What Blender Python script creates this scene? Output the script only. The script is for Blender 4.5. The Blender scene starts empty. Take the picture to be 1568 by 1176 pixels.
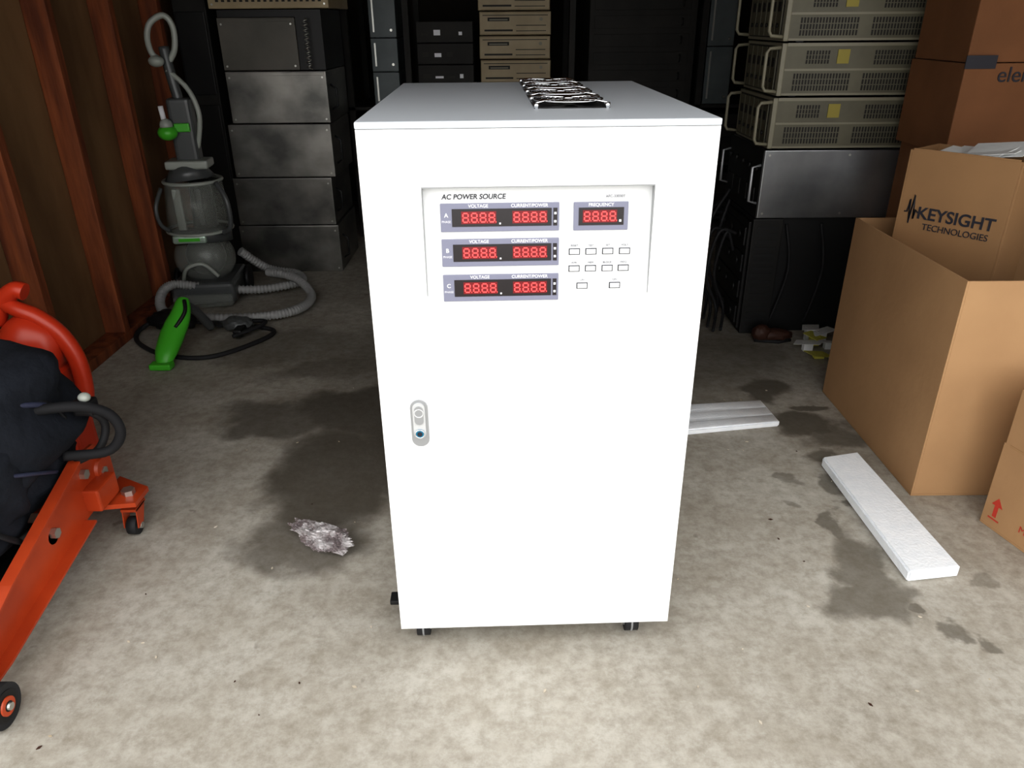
import bpy, bmesh, math, random
from mathutils import Vector, Matrix, Euler, noise
random.seed(7)
sc=bpy.context.scene
try:
    sc.view_settings.view_transform='Standard'
    sc.view_settings.look='Medium High Contrast'
except Exception as e: print(e)

# ------------------------------------------------------------ materials
def mat(name,col,rough=.6,metal=0,col2=None,nscale=8,bump=0,bscale=60,emit=0,spec=None,stretch=None,alpha=None,lo=.35,hi=.65):
    m=bpy.data.materials.new(name); m.use_nodes=True
    nt=m.node_tree; b=nt.nodes['Principled BSDF']
    c=(*col,1)
    b.inputs['Base Color'].default_value=c
    b.inputs['Roughness'].default_value=rough
    b.inputs['Metallic'].default_value=metal
    if spec is not None: b.inputs['Specular IOR Level'].default_value=spec
    if emit:
        b.inputs['Emission Color'].default_value=c; b.inputs['Emission Strength'].default_value=emit
    if alpha is not None: b.inputs['Alpha'].default_value=alpha
    tc=nt.nodes.new('ShaderNodeTexCoord')
    vec=tc.outputs['Object']
    if stretch:
        mp=nt.nodes.new('ShaderNodeMapping'); mp.inputs['Scale'].default_value=stretch
        nt.links.new(vec,mp.inputs['Vector']); vec=mp.outputs['Vector']
    if col2:
        n=nt.nodes.new('ShaderNodeTexNoise'); n.inputs['Scale'].default_value=nscale; n.inputs['Detail'].default_value=6
        nt.links.new(vec,n.inputs['Vector'])
        r=nt.nodes.new('ShaderNodeValToRGB'); r.color_ramp.elements[0].position=lo; r.color_ramp.elements[1].position=hi
        r.color_ramp.elements[0].color=c; r.color_ramp.elements[1].color=(*col2,1)
        nt.links.new(n.outputs['Fac'],r.inputs['Fac']); nt.links.new(r.outputs['Color'],b.inputs['Base Color'])
    if bump:
        n=nt.nodes.new('ShaderNodeTexNoise'); n.inputs['Scale'].default_value=bscale; n.inputs['Detail'].default_value=4
        nt.links.new(vec,n.inputs['Vector'])
        bp=nt.nodes.new('ShaderNodeBump'); bp.inputs['Strength'].default_value=bump; bp.inputs['Distance'].default_value=.01
        nt.links.new(n.outputs['Fac'],bp.inputs['Height']); nt.links.new(bp.outputs['Normal'],b.inputs['Normal'])
    return m

M={}
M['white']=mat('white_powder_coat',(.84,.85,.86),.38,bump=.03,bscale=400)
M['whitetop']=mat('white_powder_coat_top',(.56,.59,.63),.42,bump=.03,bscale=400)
M['panel']=mat('panel_overlay',(.74,.755,.77),.4)
M['recess_shade']=mat('recess_edge_shadow_grey_paint',(.30,.31,.32),.5)
M['bezel']=mat('display_bezel',(.20,.205,.28),.45)
M['window']=mat('display_window',(.012,.008,.01),.25)
M['redbg']=mat('led_background',(.13,.0,.003),.3,emit=.4)
M['red']=mat('led_segment',(1,.07,.07),.3,emit=.85)
M['ink']=mat('print_ink',(.02,.02,.03),.6)
M['inkgrey']=mat('print_ink_grey',(.16,.16,.19),.6)
M['wink']=mat('print_white',(.8,.8,.85),.6)
M['chrome']=mat('chrome_wire',(.85,.86,.88),.18,1)
M['steelplate']=mat('lock_satin_metal',(.40,.41,.43),.35,.5)
M['lockin']=mat('lock_inner_plate',(.58,.59,.60),.35,.2)
M['blue']=mat('key_barrel_blue',(.02,.19,.33),.3,.3)
M['black']=mat('black_plastic',(.010,.010,.011),.5)
M['rubber']=mat('rubber',(.016,.016,.018),.7)
M['darkmetal']=mat('dark_metal',(.014,.014,.015),.5,.3,col2=(.024,.023,.022),nscale=5)
M['galv']=mat('galvanised_steel',(.24,.25,.265),.32,.85,col2=(.44,.45,.46),nscale=3,bump=.1,bscale=9)
M['galv2']=mat('brushed_steel',(.11,.11,.105),.36,.8,col2=(.32,.31,.29),nscale=2.2,stretch=(1.6,1,2),bump=.12,bscale=6)
M['greycase']=mat('grey_painted_case',(.085,.08,.068),.5,col2=(.12,.11,.095),nscale=5)
M['beige']=mat('instrument_beige',(.098,.090,.062),.5,col2=(.13,.12,.083),nscale=6)
M['beigelt']=mat('instrument_frame',(.22,.205,.15),.45)
M['pcbeige']=mat('computer_beige',(.30,.235,.14),.5,col2=(.36,.29,.18),nscale=7)
M['vent']=mat('vent_dark',(.022,.020,.017),.7)
M['label']=mat('yellow_label',(.30,.25,.05),.6)
M['bluegrey']=mat('painted_bluegrey',(.09,.11,.115),.5,col2=(.13,.15,.158),nscale=5)
M['card']=mat('cardboard',(.365,.215,.108),.8,col2=(.43,.26,.132),nscale=3,bump=.08,bscale=40)
M['card2']=mat('cardboard_tan',(.26,.148,.070),.8,col2=(.31,.178,.083),nscale=3,bump=.08,bscale=40)
M['carddk']=mat('cardboard_brown',(.165,.070,.027),.8,col2=(.21,.09,.036),nscale=4,bump=.08,bscale=40)
M['cardin']=mat('cardboard_inside',(.34,.20,.095),.85,col2=(.40,.235,.115),nscale=4)
M['paper']=mat('paper',(.75,.76,.76),.7,bump=.3,bscale=20)
M['yellow']=mat('yellow_paper',(.65,.62,.12),.7)
M['foam']=mat('white_foam',(.88,.90,.93),.75,col2=(.82,.85,.89),nscale=25,bump=.2,bscale=120)
M['orange']=mat('orange_enamel',(.46,.066,.018),.32,col2=(.34,.045,.013),nscale=6)
M['orange2']=mat('orange_red_plastic',(.50,.042,.014),.33)
M['bolt']=mat('zinc_bolt',(.55,.55,.52),.35,.9)
M['navy']=mat('navy_nylon',(.008,.010,.015),.85,col2=(.016,.019,.027),nscale=12,bump=.6,bscale=25,spec=.3)
M['navyl']=mat('bag_piping',(.035,.04,.075),.6)
M['strap']=mat('strap_webbing',(.008,.008,.010),.8)
M['hose']=mat('grey_hose',(.32,.32,.32),.45)
M['green']=mat('green_plastic',(.08,.46,.035),.35)
M['vacgrey']=mat('vacuum_grey',(.085,.09,.092),.3)
M['vaclt']=mat('vacuum_light_grey',(.34,.36,.33),.32)
M['smoke']=mat('smoked_clear_plastic',(.40,.42,.39),.08,alpha=.34)
M['badge']=mat('badge_silver',(.6,.75,.65),.25,.6)
M['stud']=mat('stud_wood',(.29,.085,.028),.75,col2=(.12,.032,.012),nscale=5,stretch=(4,4,.5),bump=.4,bscale=12)
M['ply']=mat('plywood_sheathing',(.25,.145,.068),.8,col2=(.15,.08,.035),nscale=3,stretch=(1,1.5,.5),bump=.15,bscale=14)
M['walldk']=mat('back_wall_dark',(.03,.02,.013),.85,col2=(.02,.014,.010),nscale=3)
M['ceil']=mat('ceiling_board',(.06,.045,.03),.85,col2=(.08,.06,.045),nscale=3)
M['shelfdk']=mat('shelf_dark',(.011,.010,.009),.7,col2=(.02,.018,.016),nscale=6)
M['plastic']=mat('clear_film',(.34,.29,.30),.05,.35,col2=(.95,.92,.93),nscale=24,alpha=.6,bump=1,bscale=60,lo=.46,hi=.62)
M['redink']=mat('red_ink',(.5,.05,.03),.6)
M['brownjunk']=mat('brown_leather',(.05,.018,.010),.6)
M['chips']=mat('debris_chips',(.40,.32,.22),.8,col2=(.65,.60,.52),nscale=2)

# ------------------------------------------------------------ mesh builder
class MB:
    def __init__(s): s.bm=bmesh.new(); s.mats=[]
    def mi(s,m):
        m=M[m] if isinstance(m,str) else m
        if m not in s.mats: s.mats.append(m)
        return s.mats.index(m)
    def _merge(s,tmp,mtx,m,smooth=False):
        i=s.mi(m); vm={}
        for v in tmp.verts: vm[v]=s.bm.verts.new(mtx@v.co)
        for f in tmp.faces:
            try: nf=s.bm.faces.new([vm[v] for v in f.verts])
            except ValueError: continue
            nf.material_index=i
            nf.smooth=f.smooth if smooth is None else smooth
        tmp.free()
    def box(s,x0,x1,y0,y1,z0,z1,m,bev=0,mtx=None,seg=2):
        t=bmesh.new(); bmesh.ops.create_cube(t,size=1)
        bmesh.ops.scale(t,vec=(x1-x0,y1-y0,z1-z0),verts=t.verts)
        bmesh.ops.translate(t,vec=((x0+x1)/2,(y0+y1)/2,(z0+z1)/2),verts=t.verts)
        if bev: bmesh.ops.bevel(t,geom=list(t.edges),offset=bev,segments=seg,profile=.6,affect='EDGES')
        s._merge(t,mtx or Matrix(),m)
    def cyl(s,p0,p1,r0,m,r1=None,seg=24,smooth=True,cap=True):
        p0=Vector(p0);p1=Vector(p1); d=p1-p0
        t=bmesh.new(); bmesh.ops.create_cone(t,cap_ends=cap,segments=seg,radius1=r0,radius2=r0 if r1 is None else r1,depth=d.length)
        for f in t.faces: f.smooth = smooth and len(f.verts)==4
        mtx=Matrix.Translation((p0+p1)/2)@d.to_track_quat('Z','Y').to_matrix().to_4x4()
        s._merge(t,mtx,m,smooth=None)
    def ell(s,c,r,m,seg=20,rot=None,jit=0,jf=3,power=1):
        t=bmesh.new(); bmesh.ops.create_uvsphere(t,u_segments=seg*2,v_segments=seg,radius=1)
        for v in t.verts:
            if power!=1: v.co=Vector([math.copysign(abs(k)**power,k) for k in v.co])
            if jit: v.co*=1+jit*noise.noise(v.co*jf+Vector(c)*3)
        mtx=Matrix.Translation(c)@(rot.to_matrix().to_4x4() if rot else Matrix())@Matrix.Diagonal((*r,1))
        s._merge(t,mtx,m,smooth=True)
    def torus(s,c,R,r,m,axis='Z',seg=32,rs=8,mtx=None):
        pts=[]
        for i in range(seg):
            a=2*math.pi*i/seg
            p={'Z':(R*math.cos(a),R*math.sin(a),0),'X':(0,R*math.cos(a),R*math.sin(a)),'Y':(R*math.cos(a),0,R*math.sin(a))}[axis]
            pts.append(Vector(c)+Vector(p))
        s.tube(pts,r,m,rs=rs,closed=True)
    def tube(s,pts,r,m,rs=10,closed=False,sm=0,flat=1):
        pts=[Vector(p) for p in pts]
        if sm: pts=catmull(pts,sm,closed)
        n=len(pts); rings=[]; up=None
        i_=s.mi(m)
        for i in range(n):
            if closed: d=pts[(i+1)%n]-pts[i-1]
            else: d=pts[min(i+1,n-1)]-pts[max(i-1,0)]
            d.normalize()
            if up is None:
                up=Vector((0,0,1)) if abs(d.z)<.9 else Vector((1,0,0))
            a=d.cross(up); 
            if a.length<1e-4: a=d.orthogonal()
            a.normalize(); b=a.cross(d).normalized(); up=b
            rr=r(i/(n-1)) if callable(r) else r
            rings.append([s.bm.verts.new(pts[i]+a*math.cos(2*math.pi*k/rs)*rr+b*math.sin(2*math.pi*k/rs)*rr*flat) for k in range(rs)])
        for i in range(n if closed else n-1):
            A=rings[i];B=rings[(i+1)%n]
            for k in range(rs):
                f=s.bm.faces.new((A[k],B[k],B[(k+1)%rs],A[(k+1)%rs])); f.material_index=i_; f.smooth=True
        if not closed:
            for q in (rings[0],rings[-1][::-1]):
                f=s.bm.faces.new(q); f.material_index=i_
    def poly(s,pts,m,thick=None):
        i_=s.mi(m)
        a=[s.bm.verts.new(p) for p in pts]
        f=s.bm.faces.new(a); f.material_index=i_
        if thick is not None:
            th=Vector(thick)
            b=[s.bm.verts.new(Vector(p)+th) for p in pts]
            f=s.bm.faces.new(b[::-1]); f.material_index=i_
            n=len(a)
            for k in range(n):
                f=s.bm.faces.new((a[k],b[k],b[(k+1)%n],a[(k+1)%n])); f.material_index=i_
    def obj(s,name,parent=None,loc=(0,0,0),rot=(0,0,0),recalc=True):
        if recalc: bmesh.ops.recalc_face_normals(s.bm,faces=s.bm.faces)
        me=bpy.data.meshes.new(name); s.bm.to_mesh(me); s.bm.free()
        for m in s.mats: me.materials.append(m)
        o=bpy.data.objects.new(name,me); sc.collection.objects.link(o)
        o.location=loc; o.rotation_euler=rot
        if parent: o.parent=parent
        return o
def catmull(p,n,closed=False):
    out=[]; N=len(p)
    rng=range(N if closed else N-1)
    for i in rng:
        if closed: a,b,c,d=p[i-1],p[i],p[(i+1)%N],p[(i+2)%N]
        else: a,b,c,d=p[max(i-1,0)],p[i],p[i+1],p[min(i+2,N-1)]
        for k in range(n):
            t=k/n
            out.append(.5*((2*b)+(c-a)*t+(2*a-5*b+4*c-d)*t*t+(3*b-a-3*c+d)*t**3))
    if not closed: out.append(p[-1])
    return out
def empty(name,loc=(0,0,0),rot=(0,0,0),parent=None):
    e=bpy.data.objects.new(name,None); sc.collection.objects.link(e); e.empty_display_size=.1
    e.location=loc; e.rotation_euler=rot
    if parent: e.parent=parent
    return e
def adopt(o,parent):
    bpy.context.view_layer.update()
    o.parent=parent; o.matrix_parent_inverse=parent.matrix_world.inverted()
def text(s,name,size,loc,rot,parent,m,align='CENTER',ext=.0002,sx=1,shear=0,bold=0):
    cu=bpy.data.curves.new(name+'_c','FONT'); cu.body=s; cu.size=size; cu.align_x=align; cu.align_y='CENTER'; cu.extrude=ext; cu.shear=shear; cu.offset=bold
    tmp=bpy.data.objects.new('tmp',cu); sc.collection.objects.link(tmp)
    dg=bpy.context.evaluated_depsgraph_get(); dg.update()
    me=bpy.data.meshes.new_from_object(tmp.evaluated_get(dg))
    bpy.data.objects.remove(tmp); 
    me.materials.clear(); me.materials.append(M[m])
    o=bpy.data.objects.new(name,me); sc.collection.objects.link(o)
    o.location=loc; o.rotation_euler=rot; o.scale=(sx,1,1); o.parent=parent
    return o

# ------------------------------------------------------------ floor
def mixfac(N,L,src,k):
    m=N.new('ShaderNodeMath'); m.operation='MULTIPLY'; L.new(src,m.inputs[0]); m.inputs[1].default_value=k; return m.outputs[0]
def floor_mat():
    m=bpy.data.materials.new('stained_concrete'); m.use_nodes=True
    nt=m.node_tree; N=nt.nodes; L=nt.links; b=N['Principled BSDF']
    geo=N.new('ShaderNodeNewGeometry')
    def nz(scale,detail=6,vec=None,rough=.55):
        n=N.new('ShaderNodeTexNoise'); n.inputs['Scale'].default_value=scale; n.inputs['Detail'].default_value=detail; n.inputs['Roughness'].default_value=rough
        L.new(vec or geo.outputs['Position'],n.inputs['Vector']); return n
    def ramp(src,stops):
        r=N.new('ShaderNodeValToRGB'); cr=r.color_ramp
        while len(cr.elements)<len(stops): cr.elements.new(.5)
        for e,(p,c) in zip(cr.elements,stops): e.position=p; e.color=(*c,1)
        L.new(src,r.inputs['Fac']); return r
    def mix(a,b_,fac,mode='MIX'):
        x=N.new('ShaderNodeMix'); x.data_type='RGBA'; x.blend_type=mode
        if isinstance(fac,(int,float)): x.inputs[0].default_value=fac
        else: L.new(fac,x.inputs[0])
        for s_,i in ((a,6),(b_,7)):
            if isinstance(s_,tuple): x.inputs[i].default_value=(*s_,1)
            else: L.new(s_,x.inputs[i])
        return x.outputs[2]
    big=ramp(nz(1.6,8,rough=.65).outputs['Fac'],[(.3,(.335,.308,.265)),(.5,(.428,.402,.355)),(.72,(.52,.50,.452))])
    fine=ramp(nz(28,6,rough=.75).outputs['Fac'],[(.3,(.68,.66,.63)),(.55,(1,1,1)),(.8,(1.18,1.17,1.16))])
    c=mix(big.outputs['Color'],fine.outputs['Color'],1.0,'MULTIPLY')
    d=ramp(nz(6,8,rough=.7).outputs['Fac'],[(.40,(0,0,0)),(.68,(1,1,1))])
    c=mix(c,(.235,.20,.15),mixfac(N,L,d.outputs['Color'],.42))
    d2=ramp(nz(14,9,rough=.8).outputs['Fac'],[(.50,(0,0,0)),(.66,(1,1,1))])
    c=mix(c,(.50,.49,.455),mixfac(N,L,d2.outputs['Color'],.20))
    sp=ramp(nz(11,3).outputs['Fac'],[(.70,(0,0,0)),(.745,(1,1,1))])
    c=mix(c,(.11,.09,.07),mixfac(N,L,sp.outputs['Color'],.45))
    wob=nz(5,5); sub=N.new('ShaderNodeVectorMath'); sub.operation='SUBTRACT'; L.new(wob.outputs['Color'],sub.inputs[0]); sub.inputs[1].default_value=(.5,.5,.5)
    scl=N.new('ShaderNodeVectorMath'); scl.operation='SCALE'; scl.inputs[3].default_value=.28; L.new(sub.outputs[0],scl.inputs[0])
    add=N.new('ShaderNodeVectorMath'); add.operation='ADD'; L.new(geo.outputs['Position'],add.inputs[0]); L.new(scl.outputs[0],add.inputs[1])
    def stain_set(lst,soft):
        cur=None
        for (cx,cy,rx,ry,rot,w) in lst:
            mp=N.new('ShaderNodeMapping'); mp.vector_type='TEXTURE'
            mp.inputs['Location'].default_value=(cx,cy,0); mp.inputs['Rotation'].default_value=(0,0,rot); mp.inputs['Scale'].default_value=(rx,ry,1000)
            L.new(add.outputs[0],mp.inputs['Vector'])
            ln=N.new('ShaderNodeVectorMath'); ln.operation='LENGTH'; L.new(mp.outputs[0],ln.inputs[0])
            mr=N.new('ShaderNodeMapRange'); mr.interpolation_type='SMOOTHSTEP'
            mr.inputs['From Min'].default_value=1+soft; mr.inputs['From Max'].default_value=1-soft; mr.inputs['To Max'].default_value=w
            L.new(ln.outputs['Value'],mr.inputs['Value'])
            if cur is None: cur=mr.outputs[0]
            else:
                mx=N.new('ShaderNodeMath'); mx.operation='MAXIMUM'; L.new(cur,mx.inputs[0]); L.new(mr.outputs[0],mx.inputs[1]); cur=mx.outputs[0]
        return cur
    A=stain_set([(-.56,2.02,.22,.36,0,.80),(-.57,1.72,.18,.15,0,.62),(-.87,2.40,.20,.14,-.3,.70),(-.52,2.48,.32,.18,0,.80),(-.28,2.25,.22,.45,0,.82),
                 (-.72,2.85,.28,.12,.2,.48),(-1.0,3.1,.35,.2,0,.38),(.2,3.0,1.0,.5,0,.5),(.98,2.95,.22,.16,0,.5)],.26)
    B=stain_set([(.97,2.62,.09,.09,0,.78),(1.02,2.36,.12,.08,0,.84),(1.10,2.28,.12,.10,0,.7),(1.03,2.12,.06,.05,0,.68),(.99,1.95,.045,.045,0,.68),(.98,1.83,.035,.03,0,.75),
                 (.92,1.55,.07,.19,.1,.66),(.87,1.40,.10,.08,0,.68),(1.03,1.34,.04,.03,0,.66),(1.10,1.30,.035,.03,0,.66),(.98,1.40,.025,.02,0,.7),(.86,2.0,.03,.03,0,.5),
                 (.80,2.40,.03,.03,0,.5),(.90,1.76,.03,.05,0,.66),(1.2,1.5,.03,.03,0,.4),(1.10,2.47,.06,.03,0,.78),(.84,1.86,.03,.02,0,.4)],.26)
    c=mix(c,(.066,.056,.043),A); c=mix(c,(.10,.088,.068),B)
    L.new(c,b.inputs['Base Color'])
    mr=N.new('ShaderNodeMapRange'); mr.inputs['To Min'].default_value=.65; mr.inputs['To Max'].default_value=.5; L.new(A,mr.inputs['Value']); L.new(mr.outputs[0],b.inputs['Roughness'])
    b.inputs['Specular IOR Level'].default_value=.26
    bp=N.new('ShaderNodeBump'); bp.inputs['Strength'].default_value=.2; bp.inputs['Distance'].default_value=.004
    L.new(nz(60,5).outputs['Fac'],bp.inputs['Height']); L.new(bp.outputs[0],b.inputs['Normal'])
    return m
M['floor']=floor_mat()
b=MB(); b.box(-8,8,-8,6.3,-.12,0,'floor'); b.obj('floor')

# ------------------------------------------------------------ shell
GY=1.12
b=MB(); b.box(-1.93,-1.83,GY,6.2,0,2.5,'ply'); 
b.obj('wall_left')
b=MB()
for y in (1.7,2.2,2.70,3.2,3.7,4.2,4.7,5.2,5.7):
    b.box(-1.828,-1.735,y-.045,y,.045,2.45,'stud',.003)
b.box(-1.828,-1.735,GY+.02,5.9,.001,.044,'stud',.003)
b.obj('trim_1')
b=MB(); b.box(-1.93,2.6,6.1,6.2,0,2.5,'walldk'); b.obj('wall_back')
b=MB(); b.box(2.5,2.6,GY,6.1,0,2.5,'ply'); b.obj('wall_right')
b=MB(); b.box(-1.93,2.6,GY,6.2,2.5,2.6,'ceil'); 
for y in (1.5,2.1,2.7,3.3,3.9,4.5,5.1): b.box(-1.82,2.5,y,y+.045,2.38,2.499,'stud')
b.obj('ceiling')
b=MB(); b.box(-1.93,2.6,GY-.12,GY,1.95,2.6,'ceil'); b.obj('wall_front')

# ------------------------------------------------------------ cabinet
W,D,H,zb=.604,.84,1.0875,.065
cab=empty('ac_power_source_cabinet',(.04805,1.29835,0),(0,0,.03026))
zt=zb+H; hw=W/2
px0,px1,pz0,pz1=-.2,.2,.832,1.046
b=MB()
b.box(-hw,hw,.02,D,zb,zt-.012,'white',.002)
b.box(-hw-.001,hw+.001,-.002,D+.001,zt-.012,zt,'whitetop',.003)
def quad(bb,x0,x1,z0,z1,m,y=0,th=.019): bb.box(x0,x1,y,y+th,z0,z1,m)
quad(b,-hw,hw,zb,pz0,'white'); quad(b,-hw,hw,pz1,zt-.0125,'white'); quad(b,-hw,px0,pz0,pz1,'white'); quad(b,px1,hw,pz0,pz1,'white')
# grey strips painting in the recess shadow (top and the two tapering cheeks)
b.box(px0,px1,.0006,.0185,pz1-.0022,pz1-.0001,'recess_shade')
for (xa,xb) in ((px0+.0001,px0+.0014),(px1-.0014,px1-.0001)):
    b.poly([(xa,.0006,pz1),(xa,.018,pz1),(xa,.0007,pz0+.02)],'recess_shade',(xb-xa,0,0))
b.obj('body',cab)
th=math.atan(.0172/(pz1-pz0))
pan=empty('control_panel',(0,.0175,pz1),(-th,0,0),cab)
R90=(math.pi/2,0,0)
b=MB(); b.box(px0,px1,0,.001,-(pz1-pz0)-.0005,0,'panel')
b.obj('panel_overlay_sheet',pan)
SEG={'a':(0,1,'h'),'g':(0,.0,'h'),'d':(0,-1,'h'),'f':(-1,.5,'v'),'b':(1,.5,'v'),'e':(-1,-.5,'v'),'c':(1,-.5,'v')}
def digits(bb,x0,x1,zc,n=4,hh=.0075,y=-.0042):
    p=(x1-x0)/n
    bb.box(x0,x1,y,y+.0006,zc-.0108,zc+.0108,'redbg')
    for i in range(n):
        cx=x0+p*(i+.5); w=p*.30; t=.0011
        for (sx,sz,o) in SEG.values():
            if o=='h': bb.box(cx-w+.001,cx+w-.001,y-.0005,y,zc+sz*hh-t,zc+sz*hh+t,'red')
            else: bb.box(cx+sx*w-t,cx+sx*w+t,y-.0005,y,zc+sz*hh-hh/2+.0013,zc+sz*hh+hh/2-.0013,'red')
        bb.box(cx+w+.0018,cx+w+.0032,y-.0005,y,zc-hh-.001,zc-hh+.0008,'red')
rows=[('A',.9905),('B',.929),('C',.8655)]
for nm,zc in rows:
    z=zc-pz1
    b=MB()
    b.box(-.170,.037,-.003,0,z-.0245,z+.0245,'bezel',.0012)
    b.box(-.150,.0235,-.0037,-.0028,z-.0155,z+.0150,'window')
    digits(b,-.134,-.073,z); digits(b,-.045,.016,z)
    b.box(.0265,.0335,-.0037,-.0028,z-.0155,z+.0150,'window')
    for dz in (-.008,.006): b.box(.028,.032,-.0042,-.0036,z+dz-.002,z+dz+.002,'wink')
    b.box(-.068,-.065,-.0042,-.0036,z-.012,z-.009,'wink')
    b.obj('phase_display_'+nm.lower(),pan)
    text('VOLTAGE','label_voltage_'+nm,.0078,(-.104,-.0034,z+.0196),R90,pan,'wink',bold=.00012)
    text('CURRENT/POWER','label_current_'+nm,.0078,(-.015,-.0034,z+.0196),R90,pan,'wink',bold=.00012)
    text(nm,'label_phase_letter_'+nm,.010,(-.160,-.0034,z+.004),R90,pan,'wink',bold=.0002)
    text('PHASE','label_phase_'+nm,.0056,(-.160,-.0034,z-.007),R90,pan,'wink')
b=MB(); z=.990-pz1
b.box(.062,.158,-.003,0,z-.0245,z+.0245,'bezel',.0012)
b.box(.071,.150,-.0037,-.0028,z-.0155,z+.0150,'window'); digits(b,.078,.138,z)
b.box(.142,.146,-.0042,-.0036,z-.010,z-.006,'wink')
b.obj('frequency_display',pan)
text('FREQUENCY','label_frequency',.0078,(.110,-.0034,z+.0196),R90,pan,'wink',bold=.00012)
text('AC POWER SOURCE','label_title',.0120,(-.167,-.0006,1.0255-pz1),R90,pan,'ink','LEFT',shear=.15,bold=.0002)
text('AFC-33030T','label_model',.0065,(.135,-.0006,1.0235-pz1),R90,pan,'inkgrey')
b=MB()
btn=[(x,.928) for x in (.065,.0945,.1245,.1545)]+[(x,.8975) for x in (.065,.0945,.1245,.1535)]+[(.080,.866),(.139,.866)]
for i,(x,zc) in enumerate(btn):
    z=zc-pz1
    b.box(x-.0099,x+.0099,-.0012,0,z-.0056,z+.0056,'ink')
    b.box(x-.0084,x+.0084,-.0026,-.0010,z-.0043,z+.0043,'panel',.0005)
b.obj('push_buttons',pan)
for i,(x,zc) in enumerate(btn):
    text(['RESET','TEST','SET','VOLT','A/W','MEM','BLOCK','FREQ','L/H','ON'][i],'button_label_%d'%(i+1),.0050,(x,-.0006,zc-pz1+.0105),R90,pan,'inkgrey')
b=MB()
def stad(bb,cx,zc,w,h,y0,y1,m,seg=14):
    r=w/2; pts=[]
    for k in range(seg+1):
        a=math.pi*k/seg; pts.append((cx+r*math.cos(a),y0,zc+(h/2-r)+r*math.sin(a)))
    for k in range(seg+1):
        a=math.pi+math.pi*k/seg; pts.append((cx+r*math.cos(a),y0,zc-(h/2-r)+r*math.sin(a)))
    bb.poly(pts,m,(0,y1-y0,0))
stad(b,-.2285,.593,.034,.102,-.004,.001,'steelplate')
stad(b,-.2290,.600,.024,.078,-.0065,-.0035,'lockin')
stad(b,-.2290,.612,.017,.040,-.0078,-.006,'steelplate')
b.torus((-.2290,-.007,.617),.0085,.0015,'lockin',axis='Y')
b.cyl((-.229,-.004,.573),(-.229,-.0105,.573),.0085,'blue'); b.cyl((-.229,-.0104,.573),(-.229,-.0112,.573),.005,'ink'); b.torus((-.229,-.010,.573),.0085,.001,'chrome',axis='Y')
b.obj('door_lock',cab)
b=MB()
for k in range(4):
    cx,cy_=.072,.245+k*.163; z0=zt
    b.box(cx-.070,cx+.070,cy_-.075,cy_+.075,z0,z0+.0012,'black')
    for sx in (-1,1):
        for sy in (-1,1):
            b.cyl((cx+sx*.066,cy_+sy*.071,z0),(cx+sx*.066,cy_+sy*.071,z0+.010),.005,'chrome',seg=10)
    for r in (.018,.030,.042,.054,.066): b.torus((cx,cy_,z0+.010),r,.0019,'chrome',seg=28,rs=5)
    b.cyl((cx,cy_,z0+.007),(cx,cy_,z0+.009),.016,'lockin')
    for a in (45,135,225,315):
        a=math.radians(a); b.tube([(cx+.012*math.cos(a),cy_+.012*math.sin(a),z0+.012),(cx+.066*math.cos(a),cy_+.066*math.sin(a),z0+.012),(cx+.094*math.cos(a),cy_+.094*math.sin(a),z0+.009)],.0022,'chrome',rs=5)
    for a in range(0,360,51):
        a=math.radians(a); c,s=math.cos(a),math.sin(a)
        b.poly([(cx+.016*c,cy_+.016*s,z0+.005),(cx+.060*c,cy_+.060*s,z0+.006),(cx+.060*math.cos(a+.5),cy_+.060*math.sin(a+.5),z0+.003),(cx+.016*math.cos(a+.6),cy_+.016*math.sin(a+.6),z0+.002)],'vent')
b.obj('fan_guards',cab)
b=MB()
for (x,y_,ped) in ((-.257,.052,1),(.228,.048,0),(-.245,.76,0),(.245,.76,0)):
    b.box(x-.035,x+.035,y_-.028,y_+.05,zb-.005,zb,'steelplate',.001)
    b.cyl((x,y_+.010,zb-.016),(x,y_+.010,zb-.004),.017,'chrome')
    for s in (-1,1):
        b.poly([(x+s*.019,y_-.015,zb-.010),(x+s*.019,y_+.025,zb-.010),(x+s*.019,y_+.018,.022),(x+s*.019,y_-.006,.018)],'chrome',(s*.0025,0,0))
    b.cyl((x-.015,y_+.006,.029),(x+.015,y_+.006,.029),.029,'rubber'); b.cyl((x-.0165,y_+.006,.029),(x+.0165,y_+.006,.029),.016,'steelplate')
    b.torus((x,y_+.006,.029),.0285,.0025,'steelplate',axis='X')
    if ped:
        b.box(x-.085,x-.02,y_+.06,y_+.095,.034,.046,'black',.003)
        b.box(x-.035,x-.02,y_+.0,y_+.09,.034,.044,'black',.003)
b.obj('castors',cab)

# ------------------------------------------------------------ foam strips
def foam(name,c,th,ribs=False):
    b=MB(); t=bmesh.new()
    lo=[t.verts.new((p[0],p[1],.001)) for p in c]; hi=[t.verts.new((p[0],p[1],th)) for p in c]
    t.faces.new(lo[::-1]); t.faces.new(hi)
    for k in range(4): t.faces.new((lo[k],lo[(k+1)%4],hi[(k+1)%4],hi[k]))
    bmesh.ops.recalc_face_normals(t,faces=t.faces)
    bmesh.ops.bevel(t,geom=list(t.edges),offset=.005,segments=2,affect='EDGES')
    b._merge(t,Matrix(),'foam')
    if ribs:
        a,b_,c_,d=[Vector((*p,0)) for p in c]
        for f in (.16,.50,.84):
            p0=a.lerp(d,f)*.985+b_.lerp(c_,f)*.015; p1=b_.lerp(c_,f)*.985+a.lerp(d,f)*.015
            p0.z=p1.z=th-.001; b.tube([p0,p1],.026,'foam',rs=14,flat=.10)
    return b.obj(name)
foam('foam_strip',[(.45,2.44),(.925,2.488),(.942,2.323),(.45,2.24)],.024,True)
foam('foam_strip',[(.992,2.065),(1.118,2.095),(1.145,1.525),(1.003,1.505)],.035)

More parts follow.
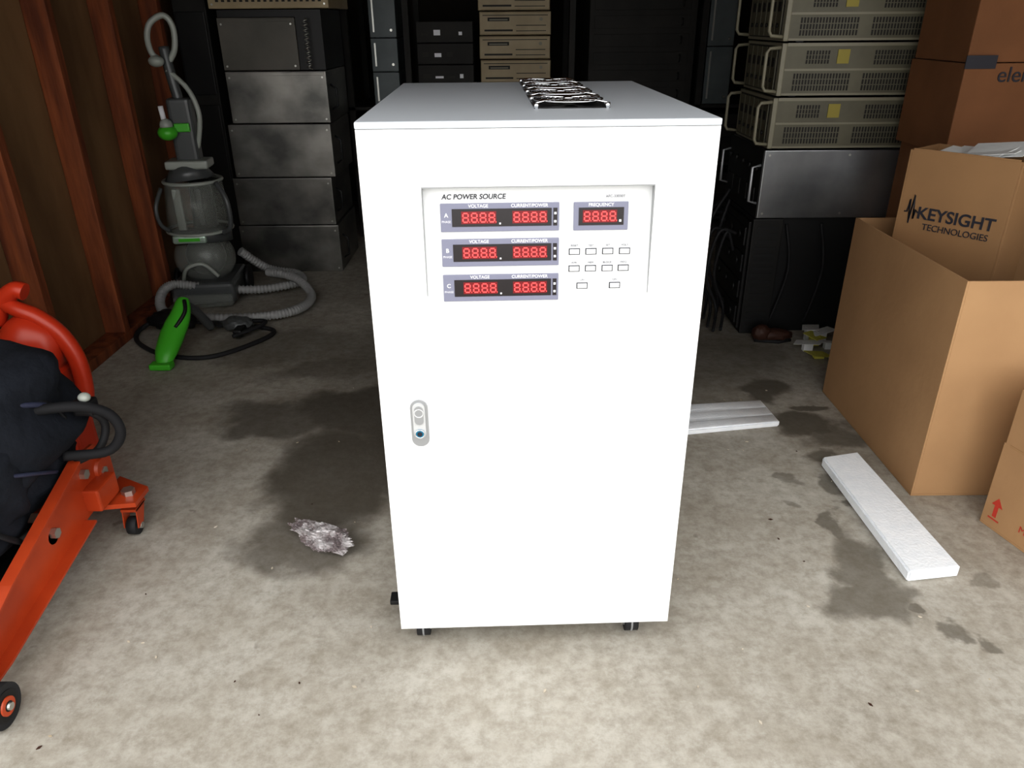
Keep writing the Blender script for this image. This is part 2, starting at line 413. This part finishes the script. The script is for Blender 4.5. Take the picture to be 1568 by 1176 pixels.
# ------------------------------------------------------------ cardboard boxes
def openbox(b,x0,x1,y0,y1,z0,z1,t=.006,m='card'):
    b.box(x0,x1,y0,y1,z0,z0+t,m)
    b.box(x0,x0+t,y0,y1,z0+t,z1,m,.001); b.box(x1-t,x1,y0,y1,z0+t,z1,m,.001)
    b.box(x0+t,x1-t,y0,y0+t,z0+t,z1,m,.001); b.box(x0+t,x1-t,y1-t,y1,z0+t,z1,m,.001)
b=MB(); openbox(b,1.198,1.93,1.892,2.60,.001,.674)
b.box(1.206,1.211,1.92,2.56,.30,.664,'cardin'); b.box(1.25,1.90,1.899,1.904,.35,.668,'cardin')
b.box(1.915,1.93,1.92,2.56,.67,.93,'card2')
b.obj('cardboard_box')
kb=empty('instrument_carton',(1.262,2.452,.0),(0,0,math.atan2(-.25,.20)))
Lk=.325; 
b=MB(); openbox(b,0,Lk,0,.19,.04,.925,m='card2')
b.box(0.01,Lk-.01,0,.004,.925,.93,'card2')
b.poly([(Lk-.002,.0,.925),(Lk-.002,.19,.925),(Lk+.05,.17,.90),(Lk+.05,.02,.90)],'cardin',(0,0,.004))
b.obj('carton_walls',kb)
b=MB()
for k in range(5):
    z=.915+k*.006; a=random.uniform(-.3,.3)
    mt=Matrix.Translation((.14+k*.02,.09,z))@Euler((random.uniform(.1,.35),random.uniform(-.2,.2),a)).to_matrix().to_4x4()
    b.box(-.085,.085,-.055,.055,-.001,.001,'paper',mtx=mt)
b.obj('packing_paper',kb)
text('KEYSIGHT','print_name',.052,(.178,-.0012,.735),R90,kb,'ink',sx=.98,ext=.0008,bold=.001)
text('TECHNOLOGIES','print_subtitle',.028,(.185,-.0012,.695),R90,kb,'ink',sx=.95,ext=.0008)
b=MB()
pts=[(.022,.735),(.030,.735),(.034,.775),(.040,.700),(.046,.79),(.052,.715),(.056,.745),(.064,.735)]
b.tube([(x,-.001,z) for x,z in pts],.0028,'ink',rs=5)
b.obj('print_logo',kb)
sb=empty('small_cardboard_box',(1.335,1.765,0),(0,0,.25))
b=MB(); openbox(b,0,.40,-.36,0,.001,.26)
for (p,th_) in (([(0,-.355,.26),(0,-.005,.26),(-.02,-.02,.43),(-.03,-.33,.40)],(.005,0,0)),([(.01,0,.26),(.39,0,.26),(.38,.0,.42),(.02,.0,.44)],(0,-.005,0))):
    b.poly(p,'card',th_)
b.box(-.0012,-.0002,-.30,-.02,.255,.262,'cardin')
b.obj('box_walls',sb)
RL=(math.pi/2,0,-math.pi/2)
text('Made in USA','print_red',.028,(-.0012,-.19,.055),RL,sb,'redink')
text('2013 0612','print_red_line',.022,(-.0012,-.19,.028),RL,sb,'redink')
b=MB(); b.box(-.0012,-.0002,-.055,-.02,.03,.034,'redink'); b.poly([(-.001,-.055,.075),(-.001,-.02,.075),(-.001,-.037,.10)],'redink',(.0008,0,0)); b.box(-.0012,-.0002,-.043,-.031,.04,.078,'redink')
b.obj('print_arrow',sb)
b=MB(); b.box(1.57,2.2,2.78,3.14,.001,.855,'carddk',.004); b.box(1.86,1.90,2.777,2.779,.01,.85,'carddk'); b.obj('brown_carton')
ub=empty('brown_carton',(1.545,2.76,.857),(0,0,0))
b=MB(); b.box(0,.65,0,.38,0,.30,'carddk',.004); b.box(.005,.65,.01,.37,.302,.70,'carddk',.004); 
b.box(-.004,.10,-.005,-.0005,.283,.325,'ink'); b.obj('carton_body',ub)
text('element','print_name',.070,(.115,-.002,.262),R90,ub,'ink','LEFT',ext=.001)

# ------------------------------------------------------------ right instrument stack
def instrument(name,x0,x1,y0,y1,z0,z1,face='beige'):
    e=empty(name,(x0,y0,z0)); w=x1-x0; d=y1-y0; h=z1-z0
    b=MB()
    b.box(.012,w,.004,d-.004,.008,h-.004,face,.004)
    b.box(0,.02,0,d,.004,h,'beigelt',.004)
    for yy in (.03,d-.05):
        for xx in (.06,w-.06): b.box(xx,xx+.03,yy,yy+.02,-.0,.009,'black')
    b.box(.02,w,.001,.004,h*.94,h,'beigelt'); b.box(.02,w,.001,.004,.006,.014,'beigelt'); b.box(.02,w-.01,.001,.004,h*.49,h*.53,'beigelt')
    for (xa,xb,za,zc_) in ((.06,w*.44,.12,.44),(w*.50,w*.93,.12,.44),(.10,w*.30,.62,.86),(w*.55,w*.93,.60,.86)):
        n=int((xb-xa)/.012)
        for i in range(n):
            for (fa,fb) in ((0,.3),(.36,.64),(.7,1)):
                xx=xa+i*.012
                b.box(xx,xx+.006,.0015,.0042,h*(za+(zc_-za)*fa),h*(za+(zc_-za)*fb),'vent')
    b.box(w*.33,w*.40,.0005,.003,h*.62,h*.88,'label')
    b.obj('chassis',e)
    b=MB()
    b.box(-.002,.0,.03,d-.03,.015,h-.012,'vent')
    for i in range(6):
        yy=.04+i*(d-.08)/6; b.box(-.006,-.001,yy,yy+(d-.08)/6-.008,.02,h-.018,'beige',.001)
        b.cyl((-.007,yy+.03,h*.3),(-.013,yy+.03,h*.3),.008,'black',seg=10)
        b.box(-.008,-.005,yy+.012,yy+.045,h*.55,h*.72,'vent')
    for yy in (.012,d-.012):
        b.tube([(0,yy,.02),(-.045,yy,.024),(-.055,yy,.04),(-.055,yy,h-.035),(-.045,yy,h-.02),(0,yy,h-.016)],.007,'beigelt',rs=8)
    b.obj('front_panel',e)
    return e
instrument('rack_instrument',1.055,1.735,3.2,3.68,.812,1.012)
instrument('rack_instrument',1.065,1.735,3.21,3.68,1.014,1.212)
instrument('rack_instrument',1.060,1.735,3.2,3.68,1.214,1.412)
instrument('rack_instrument',1.070,1.735,3.21,3.68,1.414,1.61)
e=empty('steel_equipment_case',(1.05,3.2,.53))
b=MB(); b.box(.0,.70,0,.50,0,.279,'galv',.003); b.box(-.006,.0,0,.5,0,.279,'black')
for i in range(4): b.box(-.012,-.006,.05+i*.11,.13+i*.11,.05,.12,'darkmetal',.002)
for i in range(5): b.cyl((-.006,.05+i*.1,.2),(-.02,.05+i*.1,.2),.012,'darkmetal',seg=12)
for yy in (.015,.485): b.tube([(0,yy,.06),(-.04,yy,.07),(-.04,yy,.21),(0,yy,.22)],.006,'steelplate',rs=8)
for x in (.02,.35,.68):
    for z in (.02,.26): b.cyl((x,-.002,z),(x,.001,z),.005,'bolt',seg=8)
b.obj('case_body',e)
e=empty('black_rack_unit',(1.04,3.2,0))
b=MB(); b.box(0,.70,.03,.50,.002,.526,'black',.004); b.box(.0,.13,.0,.03,.002,.526,'darkmetal',.004)
for i in range(16): b.box(.02,.11,-.003,.001,.03+i*.03,.044+i*.03,'black',.001)
b.box(-.012,.0,.02,.5,.02,.51,'darkmetal',.003)
for i in range(4):
    b.box(-.02,-.011,.04,.46,.04+i*.12,.12+i*.12,'black',.003)
    for k in range(3): b.cyl((-.02,.10+k*.13,.08+i*.12),(-.03,.10+k*.13,.08+i*.12),.018,'darkmetal',seg=14)
for i in range(3): b.tube([(.15+.15*i,.02,.5),(.18+.15*i,.0,.3),(.13+.16*i,.01,.05)],.006,'rubber',sm=6)
b.obj('rack_body',e)
b=MB()
for i in range(7):
    x=.93+random.uniform(-.03,.04); y0=3.35+random.uniform(-.1,.25)
    b.tube([(1.0,y0,.6-.04*i),(x,y0-.02,.45),(x-.03,y0,.25),(x+.04,y0+.04,.08),(x,y0-.1,.014)],.007,'rubber',sm=6,rs=6)
b.obj('power_cables')
b=MB(); t=bmesh.new(); bmesh.ops.create_icosphere(t,subdivisions=5,radius=1)
for v in t.verts:
    p=v.co.copy(); q=1+.45*noise.noise(p*2.1+Vector((3,0,0)))+.32*abs(noise.noise(p*5+Vector((3,3,0))))+.26*abs(noise.noise(p*11))
    taper=.45+.6*(p.x*.5+.5)
    v.co=Vector((p.x*q*.088,p.y*q*.046*taper,max(p.z,-.9)*q*.028*taper))
zmin=min(v.co.z for v in t.verts)
b._merge(t,Matrix.Translation((-.535,1.680,-zmin+.001))@Matrix.Rotation(-.55,4,'Z'),'plastic')
b.obj('crumpled_plastic_wrap')
e=empty('paper_scraps',(1.36,3.0,0))
b=MB()
for i,(x,y_,a,m) in enumerate([(-.06,-.08,.4,'yellow'),(.02,-.10,1.0,'paper'),(.02,.02,.2,'paper'),(-.08,.0,-.5,'paper'),(-.03,.06,.8,'yellow'),(.01,.09,.3,'paper'),(-.03,.12,1.2,'paper')]):
    mt=Matrix.Translation((x,y_,.018+i*.007))@Euler((.25*math.sin(i*2),.2*math.cos(i*3),a)).to_matrix().to_4x4()
    b.box(-.055,.055,-.035,.035,-.0008,.0008,m,mtx=mt)
    b.box(-.02,.02,-.012,.012,-.017-i*.007,-.0008,m,mtx=Matrix.Translation((x,y_,.018+i*.007)))
b.obj('sheets',e)
b=MB(); b.ell((1.17,3.11,.030),(.08,.032,.028),'brownjunk',jit=.15); b.ell((1.11,3.11,.040),(.042,.032,.038),'brownjunk',jit=.1); b.tube([(1.08,3.10,.009),(1.18,3.078,.009),(1.24,3.10,.009)],.008,'rubber')
b.obj('leather_shoe')
b=MB(); rr=random.Random(4)
for i in range(90):
    x=rr.uniform(-1.0,1.25); y_=rr.uniform(1.0,2.9)
    if -.32<x<.42 and 1.2<y_<2.25: continue
    if x>1.0 and y_>1.4: continue
    s=rr.uniform(.002,.006); a=rr.uniform(0,3)
    b.poly([(x+s*math.cos(a+k*1.57)*(1 if k%2 else .5),y_+s*math.sin(a+k*1.57)*(1 if k%2 else .5),.0006) for k in range(4)],'chips' if i%3 else 'brownjunk',(0,0,.0018))
b.obj('floor_debris')

# ------------------------------------------------------------ back centre
e=empty('desktop_computer_stack',(-.18,5.0,.82))
b=MB()
for i in range(5):
    z=i*.133; dx=random.uniform(-.008,.008)
    b.box(dx,.43+dx,.01,.42,z,z+.127,'pcbeige',.004); b.box(dx+.003,.427+dx,0,.012,z+.004,z+.123,'pcbeige',.003)
    b.box(dx+.05,.18+dx,-.003,.001,z+.075,z+.095,'vent'); b.box(dx+.06,.17+dx,-.005,-.002,z+.08,z+.086,'beigelt')
    b.box(dx+.22,.40+dx,-.002,.001,z+.02,z+.024,'vent'); b.box(dx+.22,.40+dx,-.002,.001,z+.05,z+.054,'vent')
    b.box(dx+.02,.41+dx,-.002,.001,z+.105,z+.109,'vent'); b.cyl((dx+.37,-.006,z+.085),(dx+.37,0,z+.085),.010,'beigelt',seg=12)
    b.box(dx+.03,.20+dx,-.002,.001,z+.02,z+.03,'vent')
b.obj('computer_cases',e)
e=empty('storage_rack',(0,5,0))
b=MB()
for x in (-1.0,-.635,.36,1.15,1.75):
    for y_ in (-.03,.55): b.box(x,x+.035,y_,y_+.04,0.001,2.2,'shelfdk')
for z in (.1,.45,.80,1.75,2.15): b.box(-1.0,1.79,-.03,.59,z,z+.018,'shelfdk')
b.obj('rack_frame',e)
b=MB()
for (x0,x1) in ((-.93,-.65),(-.58,.32),(.42,1.1),(1.2,1.7)):
    for (z0,z1) in ((.12,.40),(.47,.76)):
        b.box(x0,x1,0,.5,z0,z1,'shelfdk',.01)
        for i in range(3): b.box(x0+.04,x1-.04,-.004,0,z0+.04+i*.08,z0+.07+i*.08,'darkmetal')
b.obj('dark_equipment',e)
e=empty('dark_electronics_stack',(-.56,4.99,.82))
b=MB()
for i in range(4):
    b.box(0,.34,0,.4,i*.12,i*.12+.115,'shelfdk',.004)
    for k in range(4):
        xx=.03+k*.075; 
        if random.random()<.85: b.box(xx,xx+random.uniform(.02,.05),-.003,0,i*.12+.04,i*.12+.05+random.uniform(0,.02),'wink' if k%2 else 'vent')
b.obj('electronics',e)
def gcase(name,x0,x1,y0,y1,zs,m):
    e=empty(name,(x0,y0,zs[0])); b=MB()
    for i in range(len(zs)-1):
        b.box(0,x1-x0,0,y1-y0,zs[i]-zs[0],zs[i+1]-zs[0]-.004,m,.004)
        b.box(.02,.03,-.003,0,zs[i]-zs[0]+.03,zs[i+1]-zs[0]-.03,'bolt')
        b.cyl((x1-x0-.03,-.008,zs[i]-zs[0]+.04),(x1-x0-.03,0,zs[i]-zs[0]+.04),.008,'bolt',seg=10)
    b.obj('case_panels',e); return e
gcase('painted_steel_case',-.84,-.68,5.0,5.4,[.82,1.02,1.21,1.46],'bluegrey')
gcase('painted_steel_case',1.20,1.36,5.0,5.4,[.82,1.15,1.46],'bluegrey')
e=empty('tall_dark_cabinet',(.48,4.98,.82)); b=MB()
b.box(0,.64,0,.45,0,.72,'shelfdk',.005)
for i in range(7): b.box(.03,.60,-.004,0,.03+i*.1,.10+i*.1,'shelfdk',.002)
for i in range(7): b.tube([(.55,-.004,.045+i*.1),(.55,-.03,.05+i*.1),(.55,-.03,.08+i*.1),(.55,-.004,.085+i*.1)],.004,'darkmetal',rs=5)
b.obj('cabinet_body',e)

# ------------------------------------------------------------ back left : steel case stack
e=empty('steel_case_stack',(0,4.2,0)); b=MB()
for i,(x0,x1,z0,z1,m) in enumerate([(-1.53,-.97,.002,.268,'galv2'),(-1.52,-.98,.272,.53,'galv2'),(-1.50,-.955,.535,.81,'galv2'),(-1.47,-.95,.815,1.07,'galv2'),(-1.47,-1.08,1.075,1.32,'greycase'),(-1.5,-.90,1.36,1.50,'pcbeige')]):
    b.box(x0,x1,0,.5,z0,z1,m,.004)
    b.box(x0+.01,x1-.01,-.003,.0,z1-.02,z1-.006,m,.001)
    for z in (z0+.02,z1-.03):
        for x in (x0+.02,x1-.02): b.cyl((x,-.004,z),(x,0,z),.005,'bolt',seg=8)
    if i<4:
        b.tube([(x1,.08,z0+.06),(x1+.03,.08,z0+.08),(x1+.03,.08,z1-.09),(x1,.08,z1-.07)],.006,'black',rs=6)
    elif i==5:
        for k in range(18): b.box(x0+.04+k*.03,x0+.055+k*.03,-.004,-.001,z0+.03,z1-.04,'vent')
b.box(-1.08,-.95,.02,.5,1.075,1.355,'black'); b.box(-1.47,-1.08,.02,.5,1.322,1.355,'black')
b.tube([( -1.02+.012*math.cos(k*1.2),-.03+.012*math.sin(k*1.2),1.08+k*.004) for k in range(60)],.003,'bolt',rs=5)
b.obj('steel_cases',e)
b=MB(); b.box(-1.72,-1.55,4.3,4.7,0.001,1.5,'shelfdk',.005); b.box(-1.71,-1.56,4.29,4.3,.5,.9,'darkmetal',.004); b.box(-1.71,-1.56,4.29,4.3,.95,1.35,'darkmetal',.004)
b.obj('dark_locker')

# ------------------------------------------------------------ carpet cleaner
v=empty('upright_carpet_cleaner',(-1.56,3.72,0),(0,0,.12)); b=MB()
b.box(-.15,.16,-.14,.22,.02,.13,'vacgrey',.03,seg=4); b.box(-.14,.15,-.17,-.05,.015,.08,'smoke',.02,seg=3)
for s in (-.17,.165): b.cyl((s,.14,.07),(s+.02 if s>0 else s-.02,.14,.07),.068,'black')
b.ell((0,.04,.22),(.15,.13,.13),'smoke'); b.ell((0,.06,.22),(.10,.08,.10),'vacgrey')
b.tube([(-.10,-.06,.12),(-.06,-.10,.20),(.02,-.10,.22),(.08,-.08,.15)],.010,'vaclt',sm=6)
b.cyl((0,.05,.30),(0,.06,.36),.145,'vacgrey'); b.box(-.10,.06,-.105,-.08,.325,.365,'badge',.012,seg=3)
b.box(-.07,.03,-.108,-.104,.337,.353,'green',.002)
b.cyl((0,.05,.36),(0,.07,.60),.155,'smoke',r1=.135); b.cyl((.02,.09,.37),(.02,.10,.59),.06,'vacgrey',r1=.05)
b.torus((0,.05,.365),.155,.008,'vaclt'); b.torus((0,.07,.60),.135,.009,'vaclt')
b.box(-.075,-.035,-.06,-.04,.38,.58,'vaclt',.01); b.box(.03,.06,-.055,-.04,.40,.58,'vacgrey',.01)
b.tube([(-.13,-.02,.58),(-.155,-.07,.50),(-.15,-.07,.42),(-.12,-.05,.38)],.010,'vacgrey',sm=5)
b.tube([(.13,-.02,.60),(.175,-.06,.52),(.175,-.06,.40),(.13,-.04,.36)],.012,'vacgrey',sm=5)
b.cyl((-.01,.07,.60),(-.02,.08,.68),.125,'vacgrey',r1=.07)
b.box(-.10,.10,-.0,.14,.66,.70,'vaclt',.012,seg=3)
b.box(-.055,.055,.05,.14,.68,.98,'vacgrey',.02,seg=3)
b.ell((-.06,.02,.83),(.045,.045,.035),'green'); b.ell((-.06,.02,.865),(.03,.03,.03),'vaclt'); b.cyl((-.065,.02,.88),(-.07,.02,.95),.012,'wink')
b.box(-.03,.04,.03,.05,.83,.87,'green',.006)
b.tube([(-.0,.09,.95),(-.02,.10,1.10),(-.03,.11,1.20)],.024,'vacgrey',sm=5)
b.tube([(.05,.08,.75),(.085,.07,.9),(.05,.08,1.02),(-.03,.09,1.10)],.012,'vaclt',sm=6)
b.tube([(-.04,.10,1.14),(-.08,.09,1.17),(-.085,.08,1.24),(-.06,.08,1.30),(.0,.09,1.33),(.03,.10,1.28),(.02,.10,1.19),(-.02,.10,1.13)],.014,'vaclt',sm=6)
b.ell((-.06,.06,1.14),(.035,.03,.025),'vaclt')
b.obj('cleaner_body',v)
b=MB()
hp=[(-1.42,3.86,.22),(-1.32,3.95,.10),(-1.17,3.97,.06),(-1.13,3.86,.05),(-1.30,3.74,.05),(-1.50,3.64,.09),(-1.66,3.55,.14),(-1.70,3.47,.10),(-1.64,3.38,.05),(-1.45,3.35,.04),(-1.20,3.36,.04),(-1.04,3.46,.04),(-1.02,3.66,.04),(-1.13,3.80,.09),(-1.3,3.88,.10)]
path=catmull([Vector(p) for p in hp],40)
b.tube(path,lambda t:.021+.0035*math.sin(t*2*math.pi*170),'hose',rs=10)
o=b.obj('suction_hose'); adopt(o,v)
b=MB()
b.tube([(-1.66,3.32,.05),(-1.72,3.24,.02),(-1.66,3.10,.02),(-1.5,2.98,.012),(-1.3,2.95,.012),(-1.15,3.1,.012),(-1.1,3.25,.012),(-1.25,3.30,.02)],.010,'rubber',sm=10)
b.tube([(-1.6,3.33,.03),(-1.3,3.30,.03),(-1.2,3.25,.03),(-1.25,3.14,.03),(-1.15,3.30,.04),(-1.40,3.30,.03),(-1.3,3.26,.03)],.009,'rubber',sm=10)
b.ell((-1.58,3.30,.05),(.11,.06,.048),'black',jit=.2); b.ell((-1.27,3.27,.04),(.07,.05,.035),'vacgrey',jit=.2)
b.box(-1.26,-1.22,3.16,3.28,.012,.05,'black',.01)
o=b.obj('power_cord'); adopt(o,v)
nz=empty('green_upholstery_tool',(-1.40,3.02,.0),(0,0,0)); b=MB()
b.tube([(-.05,-.16,.015),(-.05,-.12,.05),(-.04,-.04,.11),(-.02,.02,.17),(-.015,.07,.23)],lambda t:.020+.032*math.sin(math.pi*min(1,t*1.0))**.8,'green',sm=8,rs=14,flat=.7)
b.box(-.10,-.01,-.19,-.14,.003,.03,'green',.008); 
b.tube([(-.015,.06,.21),(.0,.14,.14),(.02,.21,.04)],.02,'vacgrey',sm=6)
b.tube([(-.02,-.05,.14),(.01,.0,.19),(.0,.04,.23)],.008,'black',sm=5)
b.obj('tool_body',nz)

# ------------------------------------------------------------ floor jack
j=empty('floor_jack',(-1.125,1.05,0)); b=MB()
prof=[(0,.03),(0,.10),(.17,.155),(.25,.188),(.595,.295),(.70,.285),(.76,.235),(.76,.13),(.58,.118),(.17,.042)]
for x in (0,-.26):
    b.poly([(x,y_,z) for y_,z in prof],'orange',(-.008,0,0))
    s=1 if x==0 else -1
    xo=x if s>0 else x-.008
    for (p,q) in ((1,2),(2,3),(3,4)):
        a=prof[p];c=prof[q]
        b.poly([(xo,a[0],a[1]),(xo,c[0],c[1]),(xo+s*.022,c[0],c[1]),(xo+s*.022,a[0],a[1])],'orange',(0,0,-.006))
    for (p,q) in ((8,9),(9,0)):
        a=prof[p];c=prof[q]
        b.poly([(xo,a[0],a[1]),(xo,c[0],c[1]),(xo+s*.030,c[0],c[1]),(xo+s*.030,a[0],a[1])],'orange',(0,0,.006))
    for (yy,zz) in ((.12,.08),(.45,.18),(.62,.24),(.70,.20)): b.cyl((xo,yy,zz),(xo+s*.014,yy,zz),.014,'bolt',seg=6,smooth=False)
b.cyl((-.27,.70,.21),(.01,.70,.21),.028,'orange'); b.cyl((-.26,.45,.17),(0,.45,.17),.02,'darkmetal')
b.box(-.25,-.01,.60,.75,.13,.20,'orange',.008)
b.box(-.20,-.07,.12,.58,.07,.12,'darkmetal',.01); b.cyl((-.135,.13,.11),(-.135,.13,.155),.055,'darkmetal')
b.cyl((-.34,.05,.047),(.095,.05,.047),.011,'darkmetal')
for (a,c) in ((.048,.088),(-.33,-.29)):
    b.cyl((a,.05,.047),(c,.05,.047),.047,'rubber',seg=36); b.cyl((a-.002,.05,.047),(c+.002,.05,.047),.033,'darkmetal')
    b.cyl((a-.004,.05,.047),(c+.006,.05,.047),.020,'orange'); b.cyl((a-.006,.05,.047),(c+.012,.05,.047),.008,'bolt')
for s,x in ((1,.06),(-1,-.33)):
    b.poly([(x-.06*s,.63,.118),(x+.035*s,.66,.108),(x+.035*s,.74,.108),(x-.06*s,.78,.118)],'orange',(0,0,.014))
    b.cyl((x,.70,.12),(x,.70,.14),.018,'bolt',seg=6,smooth=False); b.cyl((x,.70,.07),(x,.70,.11),.014,'darkmetal')
    b.poly([(x-.018,.68,.085),(x-.018,.73,.085),(x-.018,.70,.03),(x-.018,.67,.03)],'orange',(-.003,0,0)); b.poly([(x+.018,.68,.085),(x+.018,.73,.085),(x+.018,.70,.03),(x+.018,.67,.03)],'orange',(.003,0,0))
    b.box(x-.021,x+.021,.675,.735,.08,.088,'orange')
    b.cyl((x-.013,.69,.027),(x+.013,.69,.027),.026,'rubber'); b.cyl((x-.022,.69,.027),(x+.022,.69,.027),.009,'bolt')
b.box(-.02,.04,.60,.70,.135,.20,'orange',.006)
b.cyl((-.13,.66,.2),(-.13,.72,.34),.028,'orange')
b.obj('jack_frame',j)

# ------------------------------------------------------------ bag on the jack
g=empty('nylon_tool_bag',(-1.40,1.60,0)); b=MB()
b.ell((0,0,.41),(.29,.27,.19),'navy',seg=28,jit=.12,jf=2.2,power=.75,rot=Euler((0,-.12,0)))
b.ell((.10,-.14,.37),(.16,.15,.16),'navy',seg=20,jit=.12,power=.75,rot=Euler((.1,0,.5)))
b.ell((-.02,-.16,.27),(.26,.22,.12),'navy',seg=20,jit=.12,power=.75)
b.ell((.12,.02,.29),(.13,.20,.10),'navy',seg=20,jit=.12,power=.8)
b.ell((.0,-.36,.19),(.20,.10,.065),'navy',seg=20,jit=.12,power=.8)
b.tube([(-.2,-.26,.50),(-.02,-.29,.53),(.14,-.20,.54),(.26,-.04,.50),(.27,.10,.42)],.007,'navyl',sm=8)
b.tube([(-.1,-.36,.33),(.06,-.35,.36),(.20,-.26,.42),(.27,-.12,.36),(.25,.02,.28)],.005,'navyl',sm=8)
b.tube([(-.2,-.1,.60),(0,-.16,.625),(.15,-.1,.585),(.27,.03,.47),(.28,.08,.35)],.014,'strap',sm=8,flat=.4)
b.tube([(.24,-.02,.47),(.33,.03,.46),(.385,.07,.42),(.40,.08,.36),(.36,.07,.31),(.27,.03,.32)],.013,'strap',sm=8)
b.tube([(.24,.02,.45),(.30,.08,.43),(.34,.12,.37),(.32,.1,.30),(.26,.05,.28)],.010,'rubber',sm=8)
b.box(.31,.36,.05,.09,.42,.46,'black',.008); b.ell((.345,.06,.470),(.015,.014,.012),'vaclt')
b.tube([(.20,-.26,.34),(.25,-.22,.26),(.24,-.16,.2)],.012,'strap',sm=6,flat=.4)
b.box(-.045,.045,-.004,.004,-.018,.018,'paper',.002,mtx=Matrix.Translation((.155,-.335,.385))@Euler((-.1,-.35,.45)).to_matrix().to_4x4())
b.obj('bag_body',g)

# ------------------------------------------------------------ orange power tool behind bag
t=empty('leaf_blower',(-1.40,2.10,0)); b=MB()
b.ell((-.05,0,.41),(.095,.085,.12),'orange2',seg=20,power=.85,rot=Euler((0,.5,0)))
b.box(-.14,.04,-.07,.07,.002,.36,'orange2',.03,seg=3)
b.tube([(-.13,0,.50),(-.10,0,.56),(-.05,0,.60),(-.02,0,.595)],.026,'orange2',sm=6)
b.tube([(-.09,0,.56),(-.05,-.01,.545),(.0,-.01,.52),(.05,-.01,.47),(.08,-.01,.40),(.085,-.01,.32),(.07,-.01,.24),(.0,0,.2)],lambda u:.022+.004*math.sin(u*3.1),'orange2',sm=8,rs=14)
for i in range(5): b.tube([(-.05,-.082+.003*i,.45-i*.016),(.02,-.066+.003*i,.43-i*.016)],.003,'rubber',rs=6)
b.obj('blower_body',t)

# ------------------------------------------------------------ light
w=bpy.data.worlds.new('overcast_sky'); sc.world=w; w.use_nodes=True
bg=w.node_tree.nodes['Background']; bg.inputs['Color'].default_value=(1,.998,.98,1); bg.inputs['Strength'].default_value=2.35

cam=bpy.data.cameras.new('camera'); co=bpy.data.objects.new('camera',cam); sc.collection.objects.link(co)
cam.sensor_width=36; cam.lens=1152.66/1568*36; cam.clip_start=.02
co.matrix_world=Matrix.Translation((0,0,1.3))@Matrix.Rotation(math.pi/2-.45039,4,'X')@Matrix.Rotation(-.00765,4,'Z')
sc.camera=co
